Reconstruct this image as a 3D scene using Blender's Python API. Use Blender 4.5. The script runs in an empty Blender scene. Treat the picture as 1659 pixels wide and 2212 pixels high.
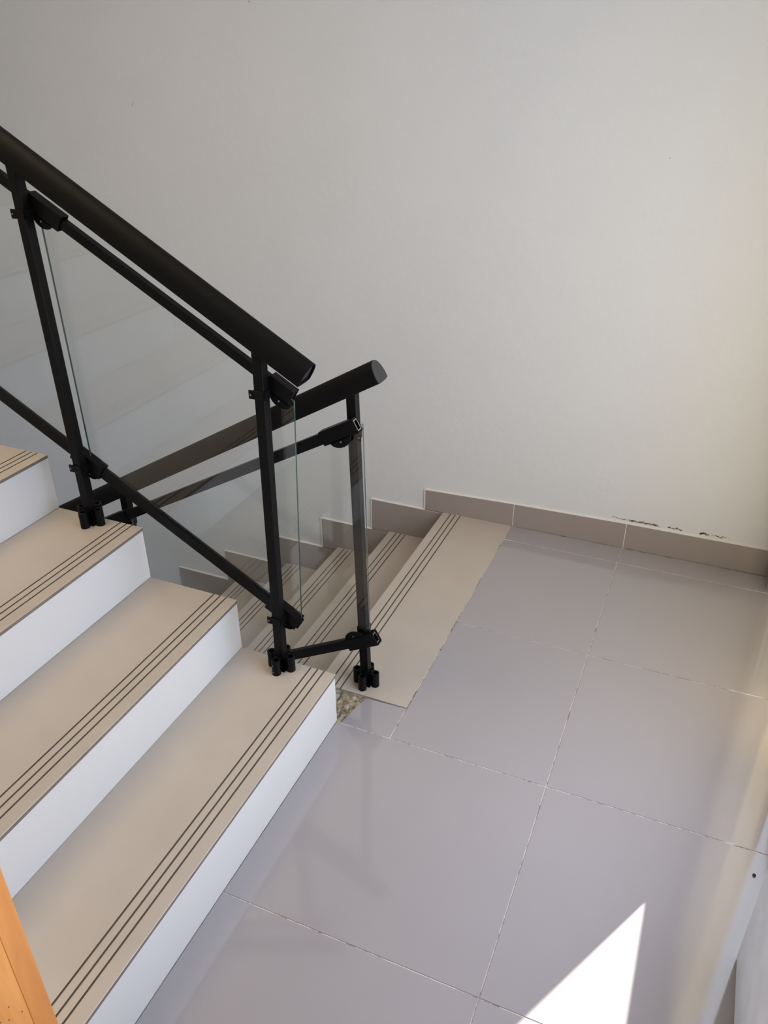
import bpy, bmesh, math, random
from mathutils import Vector, Matrix, noise

# ------------------------------------------------------------------ camera, sky, sun, exposure
S = bpy.context.scene
COL = S.collection
cam_d = bpy.data.cameras.new('camera')
cam = bpy.data.objects.new('camera', cam_d)
COL.objects.link(cam)
R_RIGHT = Vector((0.91908552, 0.39399711, -0.00693399))
R_DOWN = Vector((0.18763864, -0.45304658, -0.87151623))
R_FWD = Vector((-0.3465163, 0.79969687, -0.49031763))
m = Matrix((R_RIGHT, -R_DOWN, -R_FWD)).transposed().to_4x4()
m.translation = Vector((0.20419711, -2.74292956, 1.69479394))
cam.matrix_world = m
cam_d.sensor_fit = 'HORIZONTAL'
cam_d.sensor_width = 36.0
cam_d.lens = 36.0 * 1723.7 / 1659.0
cam_d.clip_start = 0.02
S.camera = cam

world = bpy.data.worlds.new('sky')
S.world = world
world.use_nodes = True
bg = world.node_tree.nodes['Background']
bg.inputs[0].default_value = (0.75, 0.83, 1.0, 1)
bg.inputs[1].default_value = 11.5

SUN_EL = math.radians(28)
sun_d = bpy.data.lights.new('sun', 'SUN')
sun_d.energy = 40.0
sun_d.color = (1.0, 0.94, 0.84)
sun_d.angle = math.radians(0.53)
sun = bpy.data.objects.new('sun', sun_d)
COL.objects.link(sun)
sdir = Vector((-0.470 * math.cos(SUN_EL), -0.883 * math.cos(SUN_EL), -math.sin(SUN_EL)))
sun.rotation_euler = sdir.to_track_quat('-Z', 'Y').to_euler()

# warm fill light added unseen above the upper stairs, and the window as a sampling portal for the sky
fill_d = bpy.data.lights.new('stair_fill', 'AREA')
fill_d.shape = 'RECTANGLE'
fill_d.size, fill_d.size_y = 1.5, 1.0
fill_d.energy = 34
fill_d.spread = math.radians(135)
fill_d.color = (1.0, 0.77, 0.46)
fill = bpy.data.objects.new('stair_fill', fill_d)
COL.objects.link(fill)
fill.location = (-1.9, -1.75, 3.06)
port_d = bpy.data.lights.new('window_portal', 'AREA')
port_d.shape = 'RECTANGLE'
port_d.size, port_d.size_y = 1.775, 2.10
port_d.cycles.is_portal = True
port = bpy.data.objects.new('window_portal', port_d)
COL.objects.link(port)
port.location = (0.735, -1.05, 1.2625)
port.rotation_euler = (0, math.radians(90), 0)

S.view_settings.view_transform = 'Standard'
S.view_settings.look = 'None'
S.view_settings.gamma = 1.0
S.view_settings.use_curve_mapping = False
S.view_settings.exposure = -0.90

rnd = random.Random(5)

# ------------------------------------------------------------------ materials
MATS = {}


def new_mat(name):
    mt = bpy.data.materials.new(name)
    mt.use_nodes = True
    MATS[name] = mt
    nt = mt.node_tree
    return mt, nt, nt.nodes['Principled BSDF']


def solid(name, col, rough=0.5, metal=0.0, bump=0.0, bump_scale=60.0, vary=0.0, vary_scale=4.0, spec=0.5, coat=0.0, coat_rough=0.05):
    mt, nt, b = new_mat(name)
    b.inputs['Base Color'].default_value = (*col, 1)
    b.inputs['Roughness'].default_value = rough
    b.inputs['Metallic'].default_value = metal
    b.inputs['Specular IOR Level'].default_value = spec
    b.inputs['Coat Weight'].default_value = coat
    b.inputs['Coat Roughness'].default_value = coat_rough
    geo = nt.nodes.new('ShaderNodeNewGeometry')
    if vary > 0:
        n = nt.nodes.new('ShaderNodeTexNoise')
        n.inputs['Scale'].default_value = vary_scale
        n.inputs['Detail'].default_value = 4
        nt.links.new(geo.outputs['Position'], n.inputs['Vector'])
        rp = nt.nodes.new('ShaderNodeValToRGB')
        rp.color_ramp.elements[0].position = 0.3
        rp.color_ramp.elements[1].position = 0.7
        rp.color_ramp.elements[0].color = (*[c * (1 - vary) for c in col], 1)
        rp.color_ramp.elements[1].color = (*[min(1, c * (1 + vary)) for c in col], 1)
        nt.links.new(n.outputs['Fac'], rp.inputs['Fac'])
        nt.links.new(rp.outputs['Color'], b.inputs['Base Color'])
    if bump > 0:
        n2 = nt.nodes.new('ShaderNodeTexNoise')
        n2.inputs['Scale'].default_value = bump_scale
        n2.inputs['Detail'].default_value = 3
        nt.links.new(geo.outputs['Position'], n2.inputs['Vector'])
        bp = nt.nodes.new('ShaderNodeBump')
        bp.inputs['Strength'].default_value = bump
        bp.inputs['Distance'].default_value = 0.003
        nt.links.new(n2.outputs['Fac'], bp.inputs['Height'])
        nt.links.new(bp.outputs['Normal'], b.inputs['Normal'])
    return mt


def cloth_mat():
    mt = bpy.data.materials.new('curtain_cloth')
    mt.use_nodes = True
    nt = mt.node_tree
    nt.nodes.clear()
    out = nt.nodes.new('ShaderNodeOutputMaterial')
    mix = nt.nodes.new('ShaderNodeMixShader')
    mix.inputs['Fac'].default_value = 0.42
    df = nt.nodes.new('ShaderNodeBsdfDiffuse')
    df.inputs['Color'].default_value = (0.72, 0.64, 0.48, 1)
    tl = nt.nodes.new('ShaderNodeBsdfTranslucent')
    tl.inputs['Color'].default_value = (0.66, 0.55, 0.35, 1)
    nt.links.new(df.outputs[0], mix.inputs[1])
    nt.links.new(tl.outputs[0], mix.inputs[2])
    nt.links.new(mix.outputs[0], out.inputs['Surface'])
    return mt


CLOTH = cloth_mat()
WALL_R = solid('cream_paint', (0.62, 0.56, 0.44), 0.45, bump=0.25, bump_scale=26)
WALL = solid('wall_paint', (0.662, 0.668, 0.672), 0.42, bump=0.45, bump_scale=34, vary=0.012, vary_scale=3)
CEIL = solid('ceiling_paint', (0.78, 0.78, 0.76), 0.7)
WHITE = solid('riser_paint', (0.62, 0.62, 0.62), 0.38, bump=0.12, bump_scale=30)
LEDGE = solid('ledge_paint', (0.76, 0.82, 0.92), 0.45, vary=0.06, vary_scale=14)
TILE = solid('floor_tile_glaze', (0.335, 0.312, 0.328), 0.075, vary=0.02, vary_scale=2.5, spec=1.0)
SKIRT = solid('skirting_tile_glaze', (0.31, 0.265, 0.245), 0.08, vary=0.02, vary_scale=3)
TREAD = solid('tread_tile', (0.46, 0.405, 0.352), 0.3, vary=0.03, vary_scale=9)
GROOVE = solid('tread_groove', (0.115, 0.09, 0.07), 0.6)
NOSE = solid('tread_edge', (0.17, 0.14, 0.115), 0.5, vary=0.15, vary_scale=30)
BLACK = solid('black_powder_coat', (0.003, 0.003, 0.0034), 0.42, bump=0.1, bump_scale=400, spec=0.14)
RAILBLACK = solid('black_handrail', (0.003, 0.0028, 0.0028), 0.6, spec=0.14)
CAP = solid('black_plastic', (0.02, 0.02, 0.022), 0.45)
SCREW = solid('screw_steel', (0.42, 0.42, 0.42), 0.35, metal=1.0)
ALU = solid('bare_aluminium', (0.72, 0.72, 0.74), 0.3, metal=1.0)
CAULK = solid('caulk', (0.70, 0.68, 0.65), 0.6, bump=0.4, bump_scale=80)
MOLD = solid('mould', (0.17, 0.16, 0.105), 0.9, vary=0.6, vary_scale=120)
SCUFF = solid('scuff', (0.36, 0.35, 0.33), 0.8)
CHIP = solid('plaster_chip', (0.66, 0.66, 0.63), 0.8)
CONCRETE = solid('concrete', (0.42, 0.41, 0.39), 0.9, vary=0.1, vary_scale=12)
PELLET = solid('black_speck', (0.01, 0.01, 0.01), 0.5)
ALUWHITE = solid('window_frame_coat', (0.7, 0.7, 0.7), 0.4)


def grout_mat():
    mt, nt, b = new_mat('grout')
    geo = nt.nodes.new('ShaderNodeNewGeometry')
    n = nt.nodes.new('ShaderNodeTexNoise')
    n.inputs['Scale'].default_value = 16
    n.inputs['Detail'].default_value = 6
    n.inputs['Roughness'].default_value = 0.75
    nt.links.new(geo.outputs['Position'], n.inputs['Vector'])
    rp = nt.nodes.new('ShaderNodeValToRGB')
    e = rp.color_ramp.elements
    e[0].position = 0.40
    e[0].color = (0.13, 0.115, 0.10, 1)
    e[1].position = 0.52
    e[1].color = (0.60, 0.56, 0.50, 1)
    k = e.new(0.45)
    k.color = (0.36, 0.33, 0.30, 1)
    nt.links.new(n.outputs['Fac'], rp.inputs['Fac'])
    nt.links.new(rp.outputs['Color'], b.inputs['Base Color'])
    b.inputs['Roughness'].default_value = 0.9
    return mt


GROUT = grout_mat()


def mortar_mat():
    mt, nt, b = new_mat('mortar')
    geo = nt.nodes.new('ShaderNodeNewGeometry')
    n = nt.nodes.new('ShaderNodeTexNoise')
    n.inputs['Scale'].default_value = 70
    n.inputs['Detail'].default_value = 6
    n.inputs['Roughness'].default_value = 0.7
    nt.links.new(geo.outputs['Position'], n.inputs['Vector'])
    rp = nt.nodes.new('ShaderNodeValToRGB')
    e = rp.color_ramp.elements
    e[0].position = 0.33
    e[0].color = (0.10, 0.07, 0.05, 1)
    e[1].position = 0.68
    e[1].color = (0.50, 0.46, 0.36, 1)
    k = e.new(0.48)
    k.color = (0.30, 0.25, 0.17, 1)
    nt.links.new(n.outputs['Fac'], rp.inputs['Fac'])
    nt.links.new(rp.outputs['Color'], b.inputs['Base Color'])
    b.inputs['Roughness'].default_value = 0.95
    bp = nt.nodes.new('ShaderNodeBump')
    bp.inputs['Strength'].default_value = 0.8
    bp.inputs['Distance'].default_value = 0.004
    nt.links.new(n.outputs['Fac'], bp.inputs['Height'])
    nt.links.new(bp.outputs['Normal'], b.inputs['Normal'])
    return mt


MORTAR = mortar_mat()


def wood_mat(name, dark, light):
    mt, nt, b = new_mat(name)
    geo = nt.nodes.new('ShaderNodeNewGeometry')
    mp = nt.nodes.new('ShaderNodeMapping')
    mp.inputs['Scale'].default_value = (9, 9, 0.9)
    nt.links.new(geo.outputs['Position'], mp.inputs['Vector'])
    n = nt.nodes.new('ShaderNodeTexNoise')
    n.inputs['Scale'].default_value = 3.0
    n.inputs['Detail'].default_value = 6
    n.inputs['Distortion'].default_value = 0.8
    nt.links.new(mp.outputs['Vector'], n.inputs['Vector'])
    rp = nt.nodes.new('ShaderNodeValToRGB')
    rp.color_ramp.elements[0].position = 0.32
    rp.color_ramp.elements[1].position = 0.66
    rp.color_ramp.elements[0].color = (*dark, 1)
    rp.color_ramp.elements[1].color = (*light, 1)
    nt.links.new(n.outputs['Fac'], rp.inputs['Fac'])
    nt.links.new(rp.outputs['Color'], b.inputs['Base Color'])
    b.inputs['Roughness'].default_value = 0.35
    return mt


WOOD = wood_mat('varnished_wood', (0.64, 0.25, 0.05), (0.82, 0.36, 0.09))
WOOD_D = wood_mat('varnished_wood_stop', (0.58, 0.21, 0.038), (0.74, 0.30, 0.07))


def glass_mat():
    mt = bpy.data.materials.new('clear_glass')
    mt.use_nodes = True
    nt = mt.node_tree
    nt.nodes.clear()
    out = nt.nodes.new('ShaderNodeOutputMaterial')
    mix = nt.nodes.new('ShaderNodeMixShader')
    tr = nt.nodes.new('ShaderNodeBsdfTransparent')
    tr.inputs['Color'].default_value = (0.955, 0.968, 0.962, 1)
    gl = nt.nodes.new('ShaderNodeBsdfGlossy')
    gl.inputs['Roughness'].default_value = 0.01
    gl.inputs['Color'].default_value = (1, 1, 1, 1)
    lw = nt.nodes.new('ShaderNodeLayerWeight')
    lw.inputs['Blend'].default_value = 0.5
    pw = nt.nodes.new('ShaderNodeMath')
    pw.operation = 'POWER'
    pw.inputs[1].default_value = 5.0
    nt.links.new(lw.outputs['Facing'], pw.inputs[0])
    ma = nt.nodes.new('ShaderNodeMath')
    ma.operation = 'MULTIPLY_ADD'
    ma.inputs[1].default_value = 0.96
    ma.inputs[2].default_value = 0.04
    nt.links.new(pw.outputs[0], ma.inputs[0])
    nt.links.new(ma.outputs[0], mix.inputs['Fac'])
    nt.links.new(tr.outputs[0], mix.inputs[1])
    nt.links.new(gl.outputs[0], mix.inputs[2])
    nt.links.new(mix.outputs[0], out.inputs['Surface'])
    return mt


GLASS = glass_mat()
GLASS_EDGE = solid('glass_edge', (0.03, 0.06, 0.05), 0.08, spec=0.7)

# ------------------------------------------------------------------ helpers
ORG = {}


def link(name, me, parent=None, org=None):
    """verts of me are in world space; the object's origin goes to org."""
    if org is None:
        if parent is not None:
            org = Vector(ORG[parent])
        else:
            org = Vector((0, 0, 0))
    org = Vector(org)
    me.transform(Matrix.Translation(-org))
    o = bpy.data.objects.new(name, me)
    COL.objects.link(o)
    ORG[o] = org
    if parent is not None:
        o.parent = parent
        o.location = org - ORG[parent]
    else:
        o.location = org
    return o


def empty(name, loc, label, cat, group=None):
    o = bpy.data.objects.new(name, None)
    o.empty_display_size = 0.1
    COL.objects.link(o)
    o.location = loc
    ORG[o] = Vector(loc)
    o['label'] = label
    o['category'] = cat
    if group:
        o['group'] = group
    return o


def struct(o, label=None):
    o['kind'] = 'structure'
    if label:
        o['label'] = label
    return o


class MB:
    def __init__(self):
        self.v, self.f, self.mi = [], [], []

    def add(self, vs, fs, mi=0):
        n = len(self.v)
        self.v += [tuple(p) for p in vs]
        for k, f in enumerate(fs):
            self.f.append([n + i for i in f])
            self.mi.append(mi[k] if isinstance(mi, (list, tuple)) else mi)

    def box(self, a, b, mi=0):
        x0, y0, z0 = a
        x1, y1, z1 = b
        self.add([(x0, y0, z0), (x1, y0, z0), (x1, y1, z0), (x0, y1, z0), (x0, y0, z1), (x1, y0, z1), (x1, y1, z1), (x0, y1, z1)],
                 [(0, 3, 2, 1), (4, 5, 6, 7), (0, 1, 5, 4), (1, 2, 6, 5), (2, 3, 7, 6), (3, 0, 4, 7)], mi)

    def prism(self, pts, ext, mi=0):
        """planar polygon pts (3D) extruded by vector ext"""
        n = len(pts)
        p = [Vector(q) for q in pts]
        e = Vector(ext)
        vs = p + [q + e for q in p]
        fs = [tuple(range(n))[::-1], tuple(range(n, 2 * n))] + [(i, (i + 1) % n, n + (i + 1) % n, n + i) for i in range(n)]
        self.add(vs, fs, mi)

    def cyl(self, a, b, r, seg=14, r2=None, mi=0):
        a, b = Vector(a), Vector(b)
        d = (b - a).normalized()
        u = d.orthogonal().normalized()
        w = d.cross(u)
        r2 = r if r2 is None else r2
        A = [a + r * (math.cos(t) * u + math.sin(t) * w) for t in [2 * math.pi * i / seg for i in range(seg)]]
        B = [b + r2 * (math.cos(t) * u + math.sin(t) * w) for t in [2 * math.pi * i / seg for i in range(seg)]]
        self.add(A + B, [tuple(range(seg))[::-1], tuple(range(seg, 2 * seg))] + [(i, (i + 1) % seg, seg + (i + 1) % seg, seg + i) for i in range(seg)], mi)

    def mesh(self, name, mats, bevel=0.0, smooth=False, bseg=2):
        me = bpy.data.meshes.new(name)
        me.from_pydata(self.v, [], self.f)
        for mt in mats:
            me.materials.append(mt)
        me.polygons.foreach_set('material_index', self.mi)
        bm = bmesh.new()
        bm.from_mesh(me)
        bmesh.ops.recalc_face_normals(bm, faces=bm.faces)
        if bevel > 0:
            ed = [e for e in bm.edges if len(e.link_faces) == 2 and e.calc_face_angle(0) > 0.6]
            bmesh.ops.bevel(bm, geom=ed, offset=bevel, segments=bseg, profile=0.6, affect='EDGES', clamp_overlap=True)
        bm.to_mesh(me)
        bm.free()
        if smooth:
            me.polygons.foreach_set('use_smooth', [True] * len(me.polygons))
            me.set_sharp_from_angle(angle=math.radians(35))
        me.update()
        return me


def tile(name, x0, x1, y0, y1, ztop, mat, parent, th=0.008, gap=0.0009):
    b = MB()
    b.box((x0 + gap, y0 + gap, ztop - th), (x1 - gap, y1 - gap, ztop))
    return link(name, b.mesh(name, [mat], bevel=0.0012, bseg=1), parent, ((x0 + x1) / 2, (y0 + y1) / 2, ztop))


# ------------------------------------------------------------------ measured layout (metres)
XR = 0.54            # landing face of the right pier
XW = 0.62            # window wall behind the pier
YB = 0.1234          # back wall plane
YS = -1.1903         # open side of the ascending flight
YF = -2.26           # front wall (doorway side)
XA = -0.4545         # back edge of the landing nosing tile
XL = -4.3
ZC = 3.1
UP_X = [-0.626, -0.934, -1.235, -1.543, -1.850, -2.157, -2.463, -2.770]
UP_Z = [0.180, 0.353, 0.527, 0.704, 0.879, 1.054, 1.229, 1.404]
DN_X = [-0.756, -1.009, -1.274, -1.562, -1.853, -2.150, -2.450]
DN_Z = [0.0, -0.152, -0.298, -0.460, -0.622, -0.784, -0.946]
SK_X = [-0.840, -1.095, -1.355, -1.637, -1.927, -2.236, -2.540]
SK_Z = [0.094, -0.004, -0.160, -0.318, -0.477, -0.655, -0.815]
YD = -1.0615         # open side of the descending flight

# ------------------------------------------------------------------ floor and its tiles
b = MB()
b.box((-0.745, YD, -0.16), (XW + 0.3, YB + 0.1, -0.0095))
b.box((-0.695, YS, -0.16), (XW + 0.3, YD, -0.0095))
b.box((-0.60, YF, -0.16), (XW + 0.3, YS, -0.0095))
b.box((-1.25, -4.7, -0.16), (XW + 0.05, YF, -0.0095))
floor = struct(link('floor', b.mesh('floor', [CONCRETE])), 'grey glossy tiled landing floor at the foot of the ascending stairs')
# grout bed: just under the tile faces
b = MB()
b.box((XA - 0.003, YS, -0.0095), (XW, YB, -0.0014))
b.box((-0.6265, -4.55, -0.0095), (XW, YS + 0.0005, -0.0014))
link('grout', b.mesh('grout', [GROUT]), floor)

XE = XW - 0.004
rows = [(-0.6, 0.0), (-1.2, -0.6)]
tile('tile', XA, 0.0, 0.0, 0.115, 0, TILE, floor)
tile('tile', 0.0, XR, 0.0, 0.115, 0, TILE, floor)
tile('tile', XA, 0.0, -0.6, 0.0, 0, TILE, floor)
tile('tile', 0.0, XE, -0.6, 0.0, 0, TILE, floor)
tile('tile', XA, 0.0, -1.193, -0.6, 0, TILE, floor)
tile('tile', 0.0, XE, -1.193, -0.6, 0, TILE, floor)
tile('tile', -0.6268, 0.0, -1.797, -1.193, 0, TILE, floor)
tile('tile', 0.0, XE, -1.797, -1.193, 0, TILE, floor)
for k in range(4):
    y1 = -1.797 - 0.6 * k
    tile('tile', -0.6268, 0.0, y1 - 0.6, y1, 0, TILE, floor)
    tile('tile', 0.0, XE, y1 - 0.6, y1, 0, TILE, floor)
# small cut tile by the newel post, its left side broken off
b = MB()
pts = [(XA - 0.0015, -1.1915, 0), (XA - 0.0015, YD - 0.0015, 0), (-0.585, YD - 0.006, 0), (-0.592, -1.09, 0), (-0.600, -1.12, 0), (-0.606, -1.155, 0), (-0.612, -1.1915, 0)]
b.prism([(x, y, -0.008) for x, y, z in pts], (0, 0, 0.008))
link('tile', b.mesh('tile', [TILE], bevel=0.001, bseg=1), floor, (-0.53, -1.13, 0))
# exposed mortar where the tile is missing
nx, ny = 26, 34
vs, fs = [], []
for j in range(ny):
    for i in range(nx):
        u, v = i / (nx - 1), j / (ny - 1)
        x = -0.700 + 0.125 * u
        y = YS - 0.004 + (YD - YS + 0.006) * v
        z = -0.013 + 0.011 * noise.noise(Vector((x * 55, y * 55, 1.7))) + 0.006 * noise.noise(Vector((x * 170, y * 170, 4.1)))
        z += -0.012 * max(0, 1 - u * 3.0) + 0.0085
        vs.append((x, y, min(z, -0.0012)))
for j in range(ny - 1):
    for i in range(nx - 1):
        a = j * nx + i
        fs.append((a, a + 1, a + nx + 1, a + nx))
b = MB()
b.add(vs, fs)
mo = link('mortar_bed', b.mesh('mortar_bed', [MORTAR], smooth=True), floor, (-0.65, -1.12, 0))
mo['label'] = 'rough brown exposed mortar beside the first step'

# lower floor at the foot of the descending flight
b = MB()
b.box((XL, YF, -1.9), (0.3, YB + 0.1, -1.75))
struct(link('floor', b.mesh('floor', [CONCRETE])), 'floor of the storey below the stairwell')

# ------------------------------------------------------------------ walls, ceiling
b = MB()
b.box((XL - 0.1, YB, -1.9), (XW + 0.3, YB + 0.15, ZC))
wall_back = struct(link('wall_back', b.mesh('wall_back', [WALL])), 'plain off-white painted wall behind the stairs')

# right wall: pier by the corner, then a recessed wall with a big window
WY0, WY1, WZ0, WZ1 = 0.0, -2.10, 0.375, 2.15
b = MB()
b.box((XR, 0.02, -0.009), (XW, YB, ZC))
b.box((XW, WY0, -0.15), (XW + 0.1, YB + 0.1, ZC))
b.box((XW, WY1, -0.15), (XW + 0.1, -0.80, WZ0))
b.box((XW, -0.80, -0.15), (XW + 0.1, WY0, 0.04))
b.box((XW, WY1, WZ1), (XW + 0.1, WY0, ZC))
b.box((XW, -4.7, -0.15), (XW + 0.1, WY1, ZC))
wall_right = struct(link('wall_right', b.mesh('wall_right', [WALL_R])), 'painted wall on the right with a large window')

win = MB()
xf = XW + 0.07
for y in (WY0 - 0.02, (WY0 + WY1) / 2 - 0.4, WY1 + 0.02):
    pass
fr = MB()
fr.box((xf, WY1, WZ1 - 0.04), (xf + 0.03, WY0, WZ1))
fr.box((xf, WY0 - 0.03, WZ0), (xf + 0.03, WY0, WZ1))
fr.box((xf, WY1, WZ0), (xf + 0.03, WY1 + 0.04, WZ1))
fr.box((xf, WY0 - 0.03, 0.04), (xf + 0.03, WY0, WZ0))
window = struct(link('window_1', fr.mesh('window_1', [ALUWHITE], bevel=0.003)), 'window on the right that lets in the sunlight')

b = MB()
b.box((XL - 0.1, YF - 0.12, -1.9), (XL, YB + 0.1, ZC))
struct(link('wall_left', b.mesh('wall_left', [WALL])), 'painted wall at the far left of the stairwell')
b = MB()
JX = -0.640           # left side of the doorway
b.box((XL, YF - 0.12, -1.9), (JX - 0.05, YF, ZC))
b.box((JX - 0.05, YF - 0.12, 2.15), (XW, YF, ZC))
b.box((-1.30, -4.7, -0.15), (-1.20, YF - 0.12, ZC))
b.box((-1.30, -4.75, -0.15), (XW + 0.1, -4.65, ZC))
struct(link('wall_front', b.mesh('wall_front', [WALL])), 'painted wall with the doorway onto the landing')
b = MB()
b.box((XL - 0.1, -4.7, ZC), (XW + 0.1, YB + 0.15, ZC + 0.15))
struct(link('ceiling', b.mesh('ceiling', [CEIL])), 'white ceiling above the stairwell')

# wooden door frame at the left side of the doorway
door = bpy.data.objects.new('door_1', None)
COL.objects.link(door)
ORG[door] = Vector((JX, YF - 0.06, 0))
door.location = ORG[door]
struct(door, 'orange varnished wooden door frame at the left edge')
b = MB()
b.box((JX - 0.05, YF - 0.13, -0.008), (JX, YF + 0.004, 2.15))
jb = link('jamb', b.mesh('jamb', [WOOD], bevel=0.003), door)
b = MB()
b.box((JX - 0.002, YF - 0.032, -0.008), (JX + 0.0012, YF + 0.006, 2.15))
link('door_stop', b.mesh('door_stop', [WOOD_D], bevel=0.002), door)
b = MB()
b.box((JX, YF - 0.13, 2.10), (XW, YF + 0.004, 2.15))
link('head_jamb', b.mesh('head_jamb', [WOOD], bevel=0.003), door)
for (yy, zz) in ((-2.325, 0.36), (-2.338, 0.375), (-2.302, 0.345), (-2.318, 0.385)):
    b = MB()
    b.cyl((JX - 0.001, yy, zz), (JX + 0.0006, yy, zz), 0.0013, 8)
    link('nail_hole', b.mesh('nail_hole', [GROOVE]), door)

# cream curtain hanging over the far half of the window, just outside the picture
def curtain():
    y0, y1, z0, z1 = 0.01, -0.889, 0.012, 2.19
    ny, nz = 90, 12
    vs, fs = [], []
    for j in range(nz + 1):
        z = z0 + (z1 - z0) * j / nz
        for i in range(ny + 1):
            t = i / ny
            amp = 0.011 * (0.55 + 0.45 * (1 - j / nz))
            fade = min(1.0, (1 - t) * 14)
            x = XR + 0.042 - amp * (0.5 + 0.5 * math.sin(t * 46 + 0.6 * math.sin(t * 9))) * fade
            vs.append((x, y0 + (y1 - y0) * t, z))
    for j in range(nz):
        for i in range(ny):
            a = j * (ny + 1) + i
            fs.append((a, a + 1, a + ny + 2, a + ny + 1))
    bb = MB()
    bb.add(vs, fs)
    o = link('curtain', bb.mesh('curtain', [CLOTH], smooth=True), None, (XR + 0.035, -0.43, z0))
    o['label'] = 'cream sunlit curtain hanging on the right wall beside the corner'
    o['category'] = 'curtain'
    rod = MB()
    rod.cyl((XR + 0.036, 0.01, 2.205), (XR + 0.036, -2.2, 2.205), 0.011)
    link('rod', rod.mesh('rod', [ALU], smooth=True), o)
    for yy in (-0.01, -1.0, -2.1):
        br = MB()
        br.box((XR + 0.03, yy - 0.008, 2.198), (XW + 0.002, yy + 0.008, 2.214))
        link('rod_bracket', br.mesh('rod_bracket', [ALU]), o)


curtain()

# white boxed ledge under the window, its corner shows at the right edge of the photo
b = MB()
b.box((0.487, YF, 0.0), (XW, -1.49, 0.35))
trim = struct(link('trim_1', b.mesh('trim_1', [LEDGE], bevel=0.012)), 'white painted ledge against the right wall')

# ------------------------------------------------------------------ skirting tiles
def skirt_piece(pts, parent, ext=(0, 0.0082, 0), mat=SKIRT):
    bb = MB()
    bb.prism(pts, ext)
    c = sum((Vector(p) for p in pts), Vector()) / len(pts)
    return link('tile', bb.mesh('tile', [mat], bevel=0.001, bseg=1), parent, c)


YK = 0.1152
bb_back = bpy.data.objects.new('baseboard_back', None)
COL.objects.link(bb_back)
ORG[bb_back] = Vector((0, YK, 0))
bb_back.location = ORG[bb_back]
struct(bb_back, 'brown grey skirting tiles along the wall behind the stairs')
g = 0.0015
skirt_piece([(0.003 + g, YK, 0.0005), (XR, YK, 0.0005), (XR, YK, 0.113), (0.003 + g, YK, 0.1122)], bb_back)
skirt_piece([(-0.4488 + g, YK, 0.0005), (0.003 - g, YK, 0.0005), (0.003 - g, YK, 0.1122), (-0.4488 + g, YK, 0.105)], bb_back)
skirt_piece([(SK_X[0], YK, SK_Z[1] + g), (-0.4488 - g, YK, SK_Z[1] + g), (-0.4488 - g, YK, 0.105), (SK_X[0], YK, SK_Z[0])], bb_back)
for k in range(1, 6):
    zb = SK_Z[k + 1] + g
    skirt_piece([(SK_X[k], YK, zb), (SK_X[k - 1] + 0.12, YK, zb), (SK_X[k - 1] + 0.12, YK, SK_Z[k] - g), (SK_X[k - 1], YK, SK_Z[k] - 0.001), (SK_X[k], YK, SK_Z[k])], bb_back)
# joints of the skirting and the caulk bead along its top
b = MB()
b.box((-0.4488 - g, YK + 0.0012, 0.0), (-0.4488 + g, YK + 0.008, 0.105))
b.box((0.003 - g, YK + 0.0012, 0.0), (0.003 + g, YK + 0.008, 0.112))
link('grout', b.mesh('grout', [CAULK]), bb_back)


def bead(p, q, r=0.0022, n=24, seed=0.0):
    """slightly uneven strip of caulk from p to q along the wall"""
    p, q = Vector(p), Vector(q)
    vs, fs = [], []
    for i in range(n + 1):
        c = p.lerp(q, i / n)
        k = 1 + 0.35 * noise.noise(c * 30 + Vector((seed, 0, 0)))
        up = Vector((0, 0, 1)) if abs(q.z - p.z) < abs(q.x - p.x) else Vector((-1, 0, 0))
        vs += [c + Vector((0, -0.001, 0)) - up * 0.001, c + Vector((0, -0.0012, 0)) + up * r * 0.5 * k, c + Vector((0, 0.0085, 0)) + up * r * 1.9 * k, c + Vector((0, 0.0085, 0)) - up * 0.001]
    for i in range(n):
        for j in range(4):
            a = 4 * i + j
            c2 = 4 * i + (j + 1) % 4
            fs.append((a, c2, c2 + 4, a + 4))
    fs += [(0, 1, 2, 3), tuple(4 * n + j for j in (3, 2, 1, 0))]
    return vs, fs


b = MB()
b.add(*bead((-0.4488, YK, 0.105), (0.003, YK, 0.1122), n=40))
b.add(*bead((0.003, YK, 0.1122), (XR, YK, 0.113), n=50))
b.add(*bead((SK_X[0], YK, SK_Z[0]), (-0.4488, YK, 0.105), n=40))
for k in range(1, 6):
    b.add(*bead((SK_X[k], YK, SK_Z[k]), (SK_X[k - 1], YK, SK_Z[k] - 0.001), r=0.002, n=16))
for k in range(0, 5):
    b.add(*bead((SK_X[k], YK, SK_Z[k]), (SK_X[k], YK, SK_Z[k + 1]), r=0.0055, n=8))
cb = link('caulk_bead', b.mesh('caulk_bead', [CAULK], smooth=True), bb_back)

bb_r = bpy.data.objects.new('baseboard_right', None)
COL.objects.link(bb_r)
ORG[bb_r] = Vector((XR, -0.4, 0))
bb_r.location = ORG[bb_r]
struct(bb_r, 'brown grey skirting tiles at the foot of the right wall')
for (ya, yb) in ((0.021, YK - 0.001),):
    skirt_piece([(XR - 0.0085, ya + g, 0.0005), (XR - 0.0085, yb - g, 0.0005), (XR - 0.0085, yb - g, 0.11), (XR - 0.0085, ya + g, 0.11)], bb_r, (0.0085, 0, 0))

skirt_piece([(XW - 0.0085, -0.83, 0.0005), (XW - 0.0085, -1.485, 0.0005), (XW - 0.0085, -1.485, 0.11), (XW - 0.0085, -0.83, 0.11)], bb_r, (0.0085, 0, 0))

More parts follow.
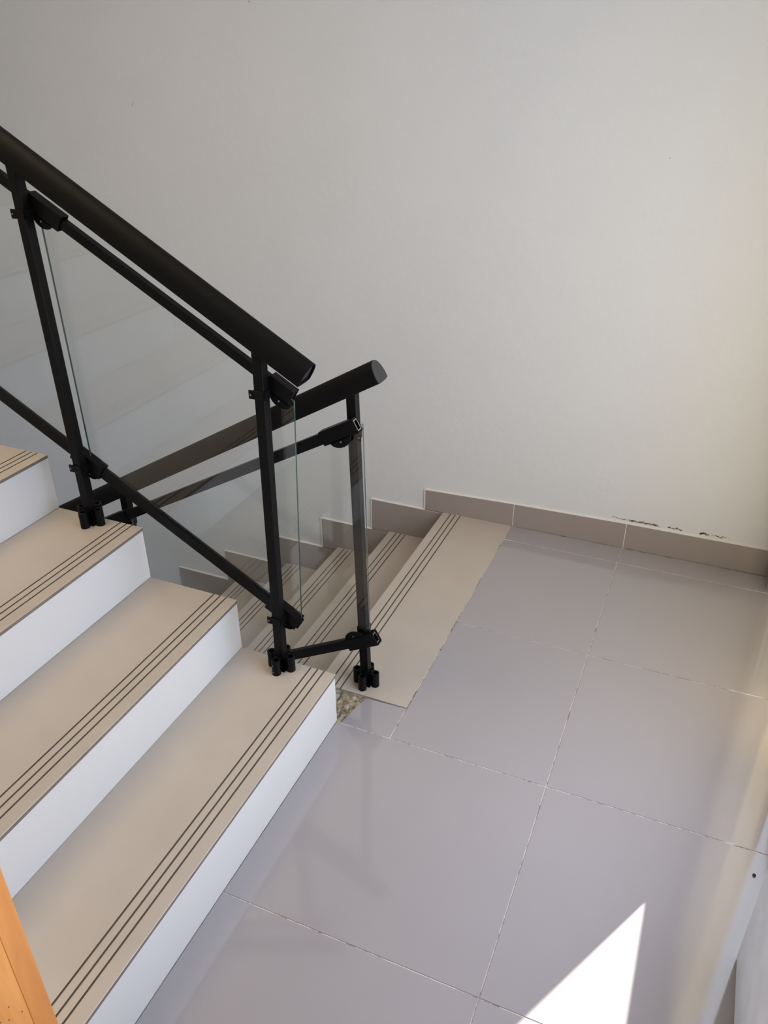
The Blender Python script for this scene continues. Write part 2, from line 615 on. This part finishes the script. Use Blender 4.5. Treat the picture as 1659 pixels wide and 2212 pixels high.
# damp mould along the top of the skirting, and small marks on the paint
def blob(cx, cz, w, h, seed, y=YB - 0.0006, ang=0.0, n=18):
    rr = random.Random(seed)
    pts = []
    for i in range(n):
        t = 2 * math.pi * i / n
        k = 0.55 + 0.75 * rr.random()
        px, pz = math.cos(t) * w * k, math.sin(t) * h * k
        pts.append((cx + px * math.cos(ang) - pz * math.sin(ang), y, cz + px * math.sin(ang) + pz * math.cos(ang)))
    bb = MB()
    bb.prism(pts, (0, 0.0012, 0))
    return bb


md = MB()
rm = random.Random(8)
for (x0, x1, n, h) in ((-0.055, -0.005, 7, 0.0015), (0.010, 0.118, 28, 0.0026), (0.15, 0.205, 9, 0.0026), (0.27, 0.305, 8, 0.0040), (0.315, 0.365, 7, 0.0021)):
    for k in range(n):
        x = x0 + (x1 - x0) * (k + rm.random()) / n
        z = 0.1235 + 0.0035 * math.sin((x - x0) / (x1 - x0) * math.pi) + rm.uniform(-0.003, 0.004)
        bb = blob(x, z, rm.uniform(0.002, 0.0065), h * rm.uniform(0.5, 1.1), rm.random(), y=YB - 0.0012)
        md.add(bb.v, bb.f)
mdo = link('mould', md.mesh('mould', [MOLD]), wall_back)
mdo['kind'] = 'stuff'
mdo['label'] = 'dark damp mould along the wall above the skirting'
for i, (x, z, w, h, a, mt) in enumerate(((-2.1078, 1.5602, 0.012, 0.0013, 0.9, SCUFF), (-0.1341, 1.3459, 0.0016, 0.017, -0.1, CHIP),
                                         (-0.0472, 1.4281, 0.002, 0.002, 0, SCUFF), (-0.1519, 1.5748, 0.004, 0.002, 0, CHIP),
                                         (-1.5394, 1.8865, 0.006, 0.002, 0.4, SCUFF), (0.0288, 0.7947, 0.0025, 0.007, 0, CHIP))):
    bb = blob(x, z, w, h, 40 + i, ang=a, n=10)
    link('paint_mark', bb.mesh('paint_mark', [mt]), wall_back, (x, YB, z))

# tiny black speck on the floor by the right wall
b = MB()
bmx = bmesh.new()
bmesh.ops.create_icosphere(bmx, subdivisions=2, radius=0.0042)
for v in bmx.verts:
    v.co *= 1 + 0.15 * noise.noise(v.co * 400)
    v.co.z *= 0.7
me = bpy.data.meshes.new('pellet')
bmx.to_mesh(me)
bmx.free()
me.materials.append(PELLET)
pel = bpy.data.objects.new('pellet', me)
COL.objects.link(pel)
pel.location = (0.5187, -1.267, 0.0028)
pel['label'] = 'tiny black pellet lying on the floor tile by the right edge'
pel['category'] = 'pellet'

# ------------------------------------------------------------------ stairs
GRV = (0.036, 0.057, 0.0785)
GW, GD = 0.0046, 0.0022


def tread_mesh(length, width, th=0.010):
    """tile with three anti-slip grooves; nosing at x=0, body towards -x, top at z=0, y from 0 to -width"""
    prof, mi = [(0.0, -th), (0.0, -0.0008), (-0.0008, 0.0)], [2, 0]
    for gx in GRV:
        prof += [(-gx + GW / 2, 0.0), (-gx + GW / 2, -GD), (-gx - GW / 2, -GD), (-gx - GW / 2, 0.0)]
        mi += [0, 1, 1, 1]
    prof += [(-length, 0.0), (-length, -th)]
    mi += [0, 0, 0]
    n = len(prof)
    bb = MB()
    vs = [(x, 0, z) for x, z in prof] + [(x, -width, z) for x, z in prof]
    fs = [(i, (i + 1) % n, n + (i + 1) % n, n + i) for i in range(n)]
    bb.add(vs, fs, mi[:n])
    # end faces split so that they stay planar and clean
    bb.add(vs[:n], [tuple(range(n))], 0)
    bb.add(vs[n:], [tuple(range(n))[::-1]], 0)
    me = bpy.data.meshes.new('tread')
    me.from_pydata(bb.v, [], bb.f)
    for mt in (TREAD, GROOVE, NOSE):
        me.materials.append(mt)
    me.polygons.foreach_set('material_index', bb.mi)
    bm = bmesh.new()
    bm.from_mesh(me)
    bmesh.ops.remove_doubles(bm, verts=bm.verts, dist=1e-6)
    bmesh.ops.recalc_face_normals(bm, faces=bm.faces)
    bm.to_mesh(me)
    bm.free()
    return me


def put(name, me, parent, loc):
    o = bpy.data.objects.new(name, me)
    COL.objects.link(o)
    o.parent = parent
    ORG[o] = Vector(loc)
    o.location = Vector(loc) - ORG[parent]
    return o


# ascending flight
up = empty('staircase', (UP_X[0], (YS + YF) / 2, 0), 'staircase climbing to the left, beige grooved treads and white risers, nearest the camera', 'stairs', 'flights of stairs')
wu = YS - YF - 0.004
tm = tread_mesh(0.322, wu)
for k in range(8):
    put('tread', tm, up, (UP_X[k] + 0.0035, YS, UP_Z[k]))
    z0 = 0.0 if k == 0 else UP_Z[k - 1]
    b = MB()
    b.box((UP_X[k] - 0.012, YF + 0.004, z0 + 0.0005), (UP_X[k], YS + 0.0015, UP_Z[k] - 0.0102))
    link('riser', b.mesh('riser', [WHITE], bevel=0.0015), up, (UP_X[k], YS, z0))
b = MB()
prof = []
for k in range(8):
    z0 = 0.0 if k == 0 else UP_Z[k - 1] - 0.0105
    prof += [(UP_X[k] - 0.0125, z0), (UP_X[k] - 0.0125, UP_Z[k] - 0.0105)]
prof += [(UP_X[7] - 0.3, UP_Z[7] - 0.0105), (UP_X[7] - 0.3, UP_Z[7] - 0.33), (UP_X[1] + 0.1, -0.15), (UP_X[0] - 0.0125, -0.15)]
b.prism([(x, YF + 0.002, z) for x, z in prof], (0, YS - YF - 0.004, 0))
link('stair_slab', b.mesh('stair_slab', [WHITE]), up)

# descending flight (its top nosing tile lies level with the landing)
dn = empty('staircase', (DN_X[0], (YD + YK) / 2, 0), 'staircase going down to the left along the back wall, behind the glass railing', 'stairs', 'flights of stairs')
wd = YK - YD - 0.001
tmd = tread_mesh(0.3075, wd)
# landing nosing tile, turned round: nosing at x = DN_X[0], body towards +x
def flip(me0, length):
    me2 = me0.copy()
    me2.transform(Matrix.Diagonal((-1, 1, 1, 1)))
    bm = bmesh.new()
    bm.from_mesh(me2)
    bmesh.ops.recalc_face_normals(bm, faces=bm.faces)
    bm.to_mesh(me2)
    bm.free()
    return me2


tl = flip(tread_mesh(abs(DN_X[0] - XA) - 0.002, wd), 0)
put('tread', tl, dn, (DN_X[0], YK - 0.0005, 0.0012))
for k in range(1, 7):
    L = DN_X[k - 1] - DN_X[k] + 0.02
    put('tread', flip(tread_mesh(L, wd), L), dn, (DN_X[k], YK - 0.0005, DN_Z[k]))
for k in range(0, 6):
    b = MB()
    b.box((DN_X[k] + 0.008, YD + 0.001, DN_Z[k + 1] + 0.0005), (DN_X[k] + 0.020, YK - 0.0006, DN_Z[k] - 0.0102))
    link('riser', b.mesh('riser', [WHITE]), dn, (DN_X[k], YD, DN_Z[k]))
b = MB()
prof = [(DN_X[0] + 0.0205, -0.165)]
prof = [(DN_X[0] + 0.0205, -0.16 - 0.0105)]
for k in range(1, 7):
    x_r = DN_X[k - 1] + 0.0205
    prof += [(x_r, DN_Z[k] - 0.0105)] if k == 1 else [(DN_X[k - 1] + 0.0205, DN_Z[k - 1] - 0.0105), (DN_X[k - 1] + 0.0205, DN_Z[k] - 0.0105)]
prof = []
for k in range(1, 7):
    prof += [(DN_X[k - 1] + 0.02, DN_Z[k] - 0.0105), (DN_X[k] + 0.0205, DN_Z[k] - 0.0105)]
prof += [(DN_X[6] + 0.0205, DN_Z[6] - 0.22), (DN_X[0] + 0.02, DN_Z[1] - 0.2)]
b.prism([(x, YD + 0.002, z) for x, z in prof], (0, YK - YD - 0.004, 0))
link('stair_slab', b.mesh('stair_slab', [WHITE]), dn)

# ------------------------------------------------------------------ railings
def along(x, z, slope):
    d = Vector((1, 0, slope)).normalized()
    u = Vector((-d.z, 0, d.x))
    return d, u


def sweep(profile_out, p, q, u, w, inner=None, mats=(0, 0, 0), depth=None):
    """extrude a closed 2D profile (a along u, b along w) from p to q, optional hollow end with inner loop"""
    bb = MB()
    p, q = Vector(p), Vector(q)
    n = len(profile_out)
    A = [p + u * a + w * c for a, c in profile_out]
    B = [q + u * a + w * c for a, c in profile_out]
    bb.add(A + B, [(i, (i + 1) % n, n + (i + 1) % n, n + i) for i in range(n)], mats[0])
    bb.add(A, [tuple(range(n))], mats[0])
    if inner is None:
        bb.add(B, [tuple(range(n))[::-1]], mats[1])
    else:
        m2 = len(inner)
        I = [q + u * a + w * c for a, c in inner]
        d = (q - p).normalized()
        D = [v - d * depth for v in I]
        bb.add(B + I, [(i, (i + 1) % n, n + (i + 1) % n, n + i) for i in range(n)], mats[1])
        bb.add(I + D, [(i, (i + 1) % n, n + (i + 1) % n, n + i) for i in range(n)], mats[2])
        bb.add(D, [tuple(range(n))[::-1]], mats[2])
    return bb


def d_profile(w, h, n=16, scale=1.0):
    """handrail: flat underside, rounded top; a = up, b = sideways"""
    pts = []
    hw = w / 2 * scale
    lo = -h / 2 * scale
    for i in range(n + 1):
        t = math.pi * (-0.10 + 1.20 * i / n)
        pts.append((lo + h * scale * 0.26 + h * scale * 0.74 * math.sin(t), hw * math.cos(t)))
    pts.append((lo + 0.002, -hw * 0.72))
    pts.append((lo, -hw * 0.60))
    pts.append((lo, hw * 0.60))
    pts.append((lo + 0.002, hw * 0.72))
    return pts


def rect(h, w):
    return [(-h / 2, -w / 2), (-h / 2, w / 2), (h / 2, w / 2), (h / 2, -w / 2)]


Yv = Vector((0, 1, 0))


def handrail(parent, p, q, w=0.060, h=0.058, open_end=True):
    d = (Vector(q) - Vector(p)).normalized()
    u = Vector((-d.z, 0, d.x))
    if u.z < 0:
        u = -u
    if open_end:
        bb = sweep(d_profile(w, h), p, q, u, Yv, d_profile(w, h, scale=0.88), depth=0.012)
        me = bb.mesh('handrail', [RAILBLACK], smooth=True)
    else:
        bb = sweep(d_profile(w, h), p, q, u, Yv)
        me = bb.mesh('handrail', [RAILBLACK], smooth=True)
    hr = link('handrail', me, parent)
    cp = Vector(q) + d * (0.0022 if not open_end else -0.006)
    bb = sweep(d_profile(w, h, scale=0.97 if not open_end else 0.86), cp - d * (0.002 if not open_end else 0.004), cp, u, Yv)
    link('end_cap', bb.mesh('end_cap', [CAP], smooth=True), hr)
    return hr


def rail(parent, name, p, q, h, w):
    d = (Vector(q) - Vector(p)).normalized()
    u = Vector((-d.z, 0, d.x))
    bb = sweep(rect(h, w), p, q, u, Yv, rect(h - 0.004, w - 0.004), mats=(0, 1, 0), depth=0.03)
    return link(name, bb.mesh(name, [BLACK, ALU], bevel=0.0006, bseg=1), parent)


def post(parent, x0, z0, x1, z1, y, w=0.0262, slope=0.0):
    """leaning square tube, top cut along the rail slope"""
    hw = w / 2
    vs = []
    for (x, z, s) in ((x0, z0, 0.0), (x1, z1, slope)):
        for dx, dy in ((-hw, -hw), (hw, -hw), (hw, hw), (-hw, hw)):
            vs.append((x + dx, y + dy, z + dx * s))
    bb = MB()
    bb.add(vs, [(0, 3, 2, 1), (4, 5, 6, 7), (0, 1, 5, 4), (1, 2, 6, 5), (2, 3, 7, 6), (3, 0, 4, 7)])
    return link('post', bb.mesh('post', [BLACK], bevel=0.0016), parent, (x0, y, z0))


def base_bracket(parent, x, y, z, h=0.050, off=0.0300, r=0.0130, screws=False):
    bb = MB()
    c = 0.0185
    # square sleeve round the foot of the post (four plates)
    bb.box((x - c, y - c, z), (x + c, y - c + 0.0045, z + h * 0.97))
    bb.box((x - c, y + c - 0.0045, z), (x + c, y + c, z + h * 0.97))
    bb.box((x - c, y - c, z), (x - c + 0.0045, y + c, z + h * 0.97))
    bb.box((x + c - 0.0045, y - c, z), (x + c, y + c, z + h * 0.97))
    seg = 16
    for ax, ay in ((1, 0), (-1, 0), (0, 1), (0, -1)):
        cx, cy = x + ax * off, y + ay * off
        hh = h
        # hollow screw sleeve
        ro, ri = r, r * 0.62
        vs, fs = [], []
        for (rad, zz) in ((ro, z), (ro, z + hh), (ri, z + hh), (ri, z + hh - 0.016)):
            for i in range(seg):
                t = 2 * math.pi * i / seg
                vs.append((cx + rad * math.cos(t), cy + rad * math.sin(t), zz))
        for lvl in range(3):
            for i in range(seg):
                fs.append((lvl * seg + i, lvl * seg + (i + 1) % seg, (lvl + 1) * seg + (i + 1) % seg, (lvl + 1) * seg + i))
        fs.append(tuple(range(seg))[::-1])
        fs.append(tuple(3 * seg + i for i in range(seg)))
        bb.add(vs, fs)
        # web joining the sleeve to the plate
        t0, t1 = sorted((c - 0.003, off - r + 0.004))
        if ax:
            bb.box((min(x + ax * t0, x + ax * t1), cy - 0.0075, z), (max(x + ax * t0, x + ax * t1), cy + 0.0075, z + hh * 0.96))
        else:
            bb.box((cx - 0.0075, min(y + ay * t0, y + ay * t1), z), (cx + 0.0075, max(y + ay * t0, y + ay * t1), z + hh * 0.96))
    o = link('base_bracket', bb.mesh('base_bracket', [BLACK], smooth=True), parent, (x, y, z))
    if screws:
        for zz in (0.012, 0.036):
            b2 = MB()
            yy = y - off - r
            b2.cyl((x - 0.003, yy - 0.0008, z + zz), (x - 0.003, yy + 0.003, z + zz), 0.0018, 10)
            link('screw', b2.mesh('screw', [SCREW]), o)
    return o


def screw(parent, x, y, z, side=-1, r=0.0024):
    b2 = MB()
    b2.cyl((x, y + side * 0.0016, z), (x, y - side * 0.002, z), r, 10, r2=r)
    return link('screw', b2.mesh('screw', [SCREW]), parent)


def rail_clamp(parent, px, cx, cz, yr, d, s0, s1, h, w, disc_s, disc_side, disc_r, front):
    """channel over the rail plus half-round flange on the front face; front = -1 faces the camera"""
    u = Vector((-d.z, 0, d.x))
    c = Vector((cx, yr, cz))
    bb = sweep(rect(h, w), c + d * s0, c + d * s1, u, Yv, rect(h - 0.006, w - 0.006), mats=(0, 0, 0), depth=0.012)
    # half-disc flange
    seg = 14
    yf = front * (w / 2)
    base = c + d * disc_s + u * disc_side * (h / 2 - 0.004)
    pts = []
    for i in range(seg + 1):
        t = math.pi * i / seg
        pts.append(base + d * disc_r * math.cos(t) + u * disc_side * disc_r * 0.72 * math.sin(t) + Vector((0, yf, 0)))
    bb.prism(pts, (0, -front * 0.004, 0))
    o = link('rail_clamp', bb.mesh('rail_clamp', [BLACK], bevel=0.0008, bseg=1), parent, c)
    sp = base + u * disc_side * disc_r * 0.25
    screw(o, sp.x, yr + yf, sp.z, front)
    return o


def strap(parent, x, y, z, w=0.0262, h=0.022, ear=0.011, ear_side=-1, front=-1):
    """collar round the post with a screwed ear"""
    c = w / 2 + 0.0028
    t = 0.0024
    bb = MB()
    bb.box((x - c, y - c, z - h / 2), (x + c, y - c + t, z + h / 2))
    bb.box((x - c, y + c - t, z - h / 2), (x + c, y + c, z + h / 2))
    bb.box((x - c, y - c, z - h / 2), (x - c + t, y + c, z + h / 2))
    bb.box((x + c - t, y - c, z - h / 2), (x + c, y + c, z + h / 2))
    yy = y + front * c
    xa, xb = sorted((x + ear_side * (c - t), x + ear_side * (c + ear)))
    ya, yb = sorted((yy, yy - front * 0.003))
    bb.box((xa, ya, z - h / 2), (xb, yb, z + h / 2))
    o = link('strap', bb.mesh('strap', [BLACK], bevel=0.0006, bseg=1), parent, (x, y, z))
    screw(o, x + ear_side * (c + ear * 0.45), yy, z, front, 0.0021)
    return o


def glass_panel(parent, pts, y, th=0.006):
    n = len(pts)
    vs = [(x, y - th / 2, z) for x, z in pts] + [(x, y + th / 2, z) for x, z in pts]
    fs = [tuple(range(n)), tuple(range(n, 2 * n))[::-1]] + [(i, (i + 1) % n, n + (i + 1) % n, n + i) for i in range(n)]
    bb = MB()
    bb.add(vs, fs, [0, 0] + [1] * n)
    return link('glass_panel', bb.mesh('glass_panel', [GLASS, GLASS_EDGE]), parent)


# ---- railing of the ascending flight
YP, YR = -1.222, -1.1945
ru = empty('railing', (-0.78, YP, 0.18), 'black railing with clear glass panels on the ascending stairs, nearest the camera', 'railing', 'stair railings')
hz = lambda x: 1.167 - 0.594 * (x + 0.784)
mz = lambda x: 1.072 - 0.588 * (x + 0.81)
lz = lambda x: 0.394 - 0.583 * (x + 0.83)
XT = -2.72
handrail(ru, (XT, YP, hz(XT)), (-0.639, YP, hz(-0.639)), open_end=True)
mr = rail(ru, 'top_rail', (XT, YR, mz(XT)), (-0.702, YR, mz(-0.702)), 0.024, 0.018)
lr = rail(ru, 'bottom_rail', (XT, YR, lz(XT)), (-0.722, YR, lz(-0.722)), 0.030, 0.018)
du = Vector((1, 0, -0.588)).normalized()
dl = Vector((1, 0, -0.583)).normalized()
for i, (xb, zb, xt) in enumerate(((-0.7790, UP_Z[0], -0.7655), (-1.3855, UP_Z[2], -1.3940), (-1.9960, UP_Z[4], -1.9960), (-2.610, UP_Z[6], -2.610))):
    zt = hz(xt) - 0.026
    xat = lambda z, xb=xb, zb=zb, xt=xt, zt=zt: xb + (xt - xb) * (z - zb) / (zt - zb)
    pst = post(ru, xb, zb, xt, zt, YP, slope=-0.594)
    base_bracket(ru, xb, YP, zb, screws=(i == 0))
    zs = mz(xt) - 0.030
    strap(ru, xat(zs), YP, zs)
    rail_clamp(ru, xt, xt, mz(xt), YR, du, 0.0 if i else 0.008, 0.104 if i else 0.078, 0.040, 0.027, 0.055, -1, 0.032, -1)
    zs = lz(xb) - 0.012
    strap(ru, xat(zs), YP, zs)
    rail_clamp(ru, xb, xb, lz(xb), YR, dl, -0.045, 0.060, 0.044, 0.027, 0.030, -1, 0.026, -1)
# glass between the posts
glass_panel(ru, [(-1.3735, mz(-1.3735)), (-0.6965, mz(-0.6965) - 0.008), (-0.7185, 0.355), (-0.735, 0.337), (-0.750, lz(-0.75) - 0.008), (-1.3675, lz(-1.3675))], YR)
glass_panel(ru, [(-1.975, mz(-1.975)), (-1.398, mz(-1.398)), (-1.392, lz(-1.392)), (-1.975, lz(-1.975))], YR)
glass_panel(ru, [(-2.60, mz(-2.60)), (-2.01, mz(-2.01)), (-2.01, lz(-2.01)), (-2.60, lz(-2.60))], YR)

# ---- railing of the descending flight
YP2, YR2 = -1.005, -1.032
rd = empty('railing', (-0.613, YP2, 0), 'black railing with clear glass panels on the descending stairs, behind the nearer railing', 'railing', 'stair railings')
hz2 = lambda x: 1.008 + 0.5627 * (x + 0.6)
mz2 = lambda x: 0.795 + 0.543 * (x + 0.78)
lz2 = lambda x: 0.162 + 0.540 * (x + 0.662)
XT2 = -2.45
handrail(rd, (XT2, YP2, hz2(XT2)), (-0.563, YP2, hz2(-0.563)), open_end=False)
rail(rd, 'top_rail', (XT2, YR2, mz2(XT2)), (-0.610, YR2, mz2(-0.610)), 0.030, 0.018)
rail(rd, 'bottom_rail', (XT2, YR2, lz2(XT2)), (-0.566, YR2, lz2(-0.566)), 0.030, 0.018)
d2 = Vector((1, 0, 0.543)).normalized()
for i, (xb, zb, xt) in enumerate(((-0.6135, 0.0012, -0.6345), (-1.450, DN_Z[3], -1.450), (-2.28, DN_Z[6], -2.28))):
    zt = hz2(xt) - 0.026
    xat = lambda z, xb=xb, zb=zb, xt=xt, zt=zt: xb + (xt - xb) * (z - zb) / (zt - zb)
    post(rd, xb, zb, xt, zt, YP2, slope=0.5627)
    base_bracket(rd, xb, YP2, zb)
    xm = xat(mz2(xt))
    strap(rd, xm, YP2, mz2(xm) - 0.03, ear_side=1, front=-1)
    rail_clamp(rd, xt, xm, mz2(xm), YR2, d2, -0.088, 0.026, 0.040, 0.027, -0.035, -1, 0.034, -1)
    xl = xat(lz2(xb))
    strap(rd, xl, YP2, lz2(xl) + 0.03, ear_side=1, front=-1)
    rail_clamp(rd, xb, xl, lz2(xl), YR2, d2, -0.045, 0.062, 0.042, 0.027, -0.005, 1, 0.034, -1)
glass_panel(rd, [(-1.415, mz2(-1.415)), (-0.594, mz2(-0.594) - 0.004), (-0.585, lz2(-0.585) + 0.01), (-1.415, lz2(-1.415))], YR2)
glass_panel(rd, [(-2.25, mz2(-2.25)), (-1.47, mz2(-1.47)), (-1.47, lz2(-1.47)), (-2.25, lz2(-2.25))], YR2)
